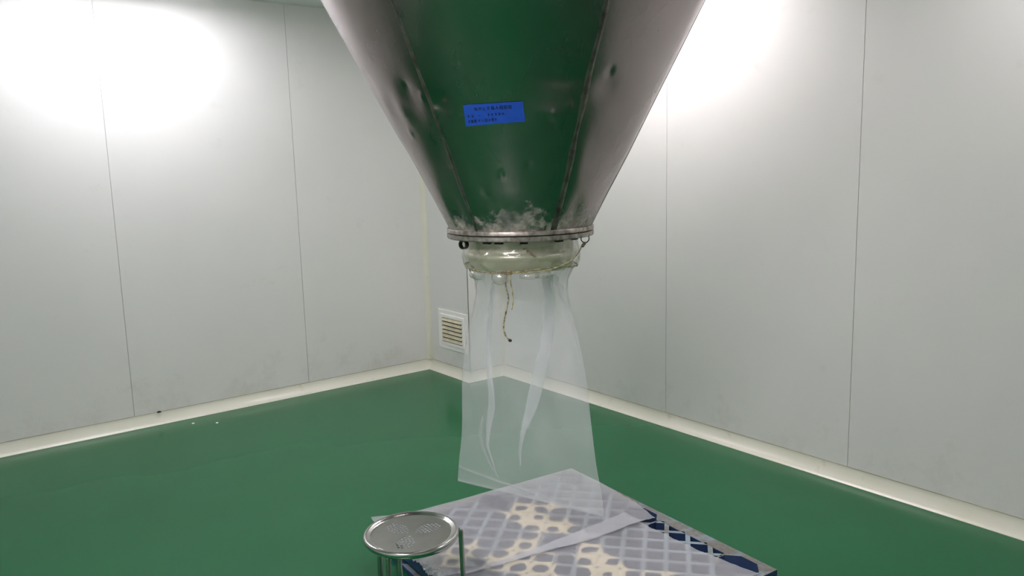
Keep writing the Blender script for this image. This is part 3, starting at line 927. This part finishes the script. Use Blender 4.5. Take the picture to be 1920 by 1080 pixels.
from mathutils.geometry import delaunay_2d_cdt
vs2, es2 = [], []
n_ = 72
for k in range(n_): vs2.append(Vector((RP*math.cos(2*math.pi*k/n_), RP*math.sin(2*math.pi*k/n_)))); es2.append((k, (k+1) % n_))
for hx, hy in hole_list:
    b = len(vs2)
    for k in range(8):
        a = 2*math.pi*k/8
        vs2.append(Vector((hx+HRX*math.cos(a), hy+HRX*math.sin(a)))); es2.append((b+k, b+(k+1) % 8))
ov, oe, of, _, _, _ = delaunay_2d_cdt(vs2, es2, [], 1, 1e-6)
keep = []
for f in of:
    cx = sum(ov[i].x for i in f)/len(f); cy = sum(ov[i].y for i in f)/len(f)
    if any(((cx-hx)/(HRX*.97))**2+((cy-hy)/(HRX*.97))**2 < 1 for hx, hy in hole_list): continue
    keep.append(tuple(f))
mb = MB()
mb.add([(q.x, q.y, .4455-.0022*max(0, 1-(q.length/RP)**2)) for q in ov], keep)
pl = mb.build('seat_plate', M['stool'], st)
sol = pl.modifiers.new('thickness', 'SOLIDIFY'); sol.thickness = .0006; sol.offset = -1
# four tube legs bent in below the seat, cross tubes and a foot ring
def leg(x, y, inx, iny, fx, fy, ztop=.4345):
    pts = [(inx, iny, ztop), (inx*.35+x*.65, iny*.35+y*.65, ztop-.001), (inx*.10+x*.90, iny*.10+y*.90, ztop-.006), (x, y, ztop-.022), (x+(fx-x)*.35, y+(fy-y)*.35, .30), (x+(fx-x)*.7, y+(fy-y)*.7, .15), (fx, fy, .004)]
    MB().tube(smoothpath(pts, 6), .0082, 12).build('leg', M['leg'], st, smooth=True)
    MB().lathe([(.0, 0), (.0105, 0), (.0110, .012), (.0095, .022), (.0, .022)], 16, (fx, fy, 0)).build('foot_cap', M['black'], st, smooth=True)
leg(.1585, .004, .150, .004, .164, .004, .440)
leg(-.074, -.108, -.030, -.075, -.080, -.118)
leg(-.041, -.118, .010, -.080, -.030, -.128)
leg(-.102, .010, -.050, .010, -.112, .030)
MB().tube([(.134*math.cos(2*math.pi*k/40), .134*math.sin(2*math.pi*k/40), .16) for k in range(40)], .006, 10, closed=True).build('foot_ring', M['leg'], st, smooth=True)

# ------------------------------------------------------------------ small litter
sc = MB(); sc.box((-.020, -.009, 0), (.020, .009, .007)); sc.box((-.014, -.012, .007), (.014, .006, .012))
so = sc.build('plastic_scrap', M['black'], None, bevel=.002); so.location = (1.195, 5.337, .0760); so.scale = (.6, .6, .7)
tag(so, 'tiny black scrap lying on the coving of the left wall', 'scrap')
for k, (x, y, rz, lb) in enumerate(((1.360, 5.192, .4, 'white paper fleck on the green floor, the one farther left'), (1.482, 5.095, 1.1, 'white paper fleck on the green floor, the one farther right'))):
    c = MB().prism([(-.010, -.006), (.006, -.008), (.011, .002), (.002, .008), (-.008, .005)], .0002, .0022)
    o = c.build('paper_fleck', M['paper']); o.location = (x, y, 0); o.rotation_euler = (0, 0, rz); tag(o, lb, 'paper')
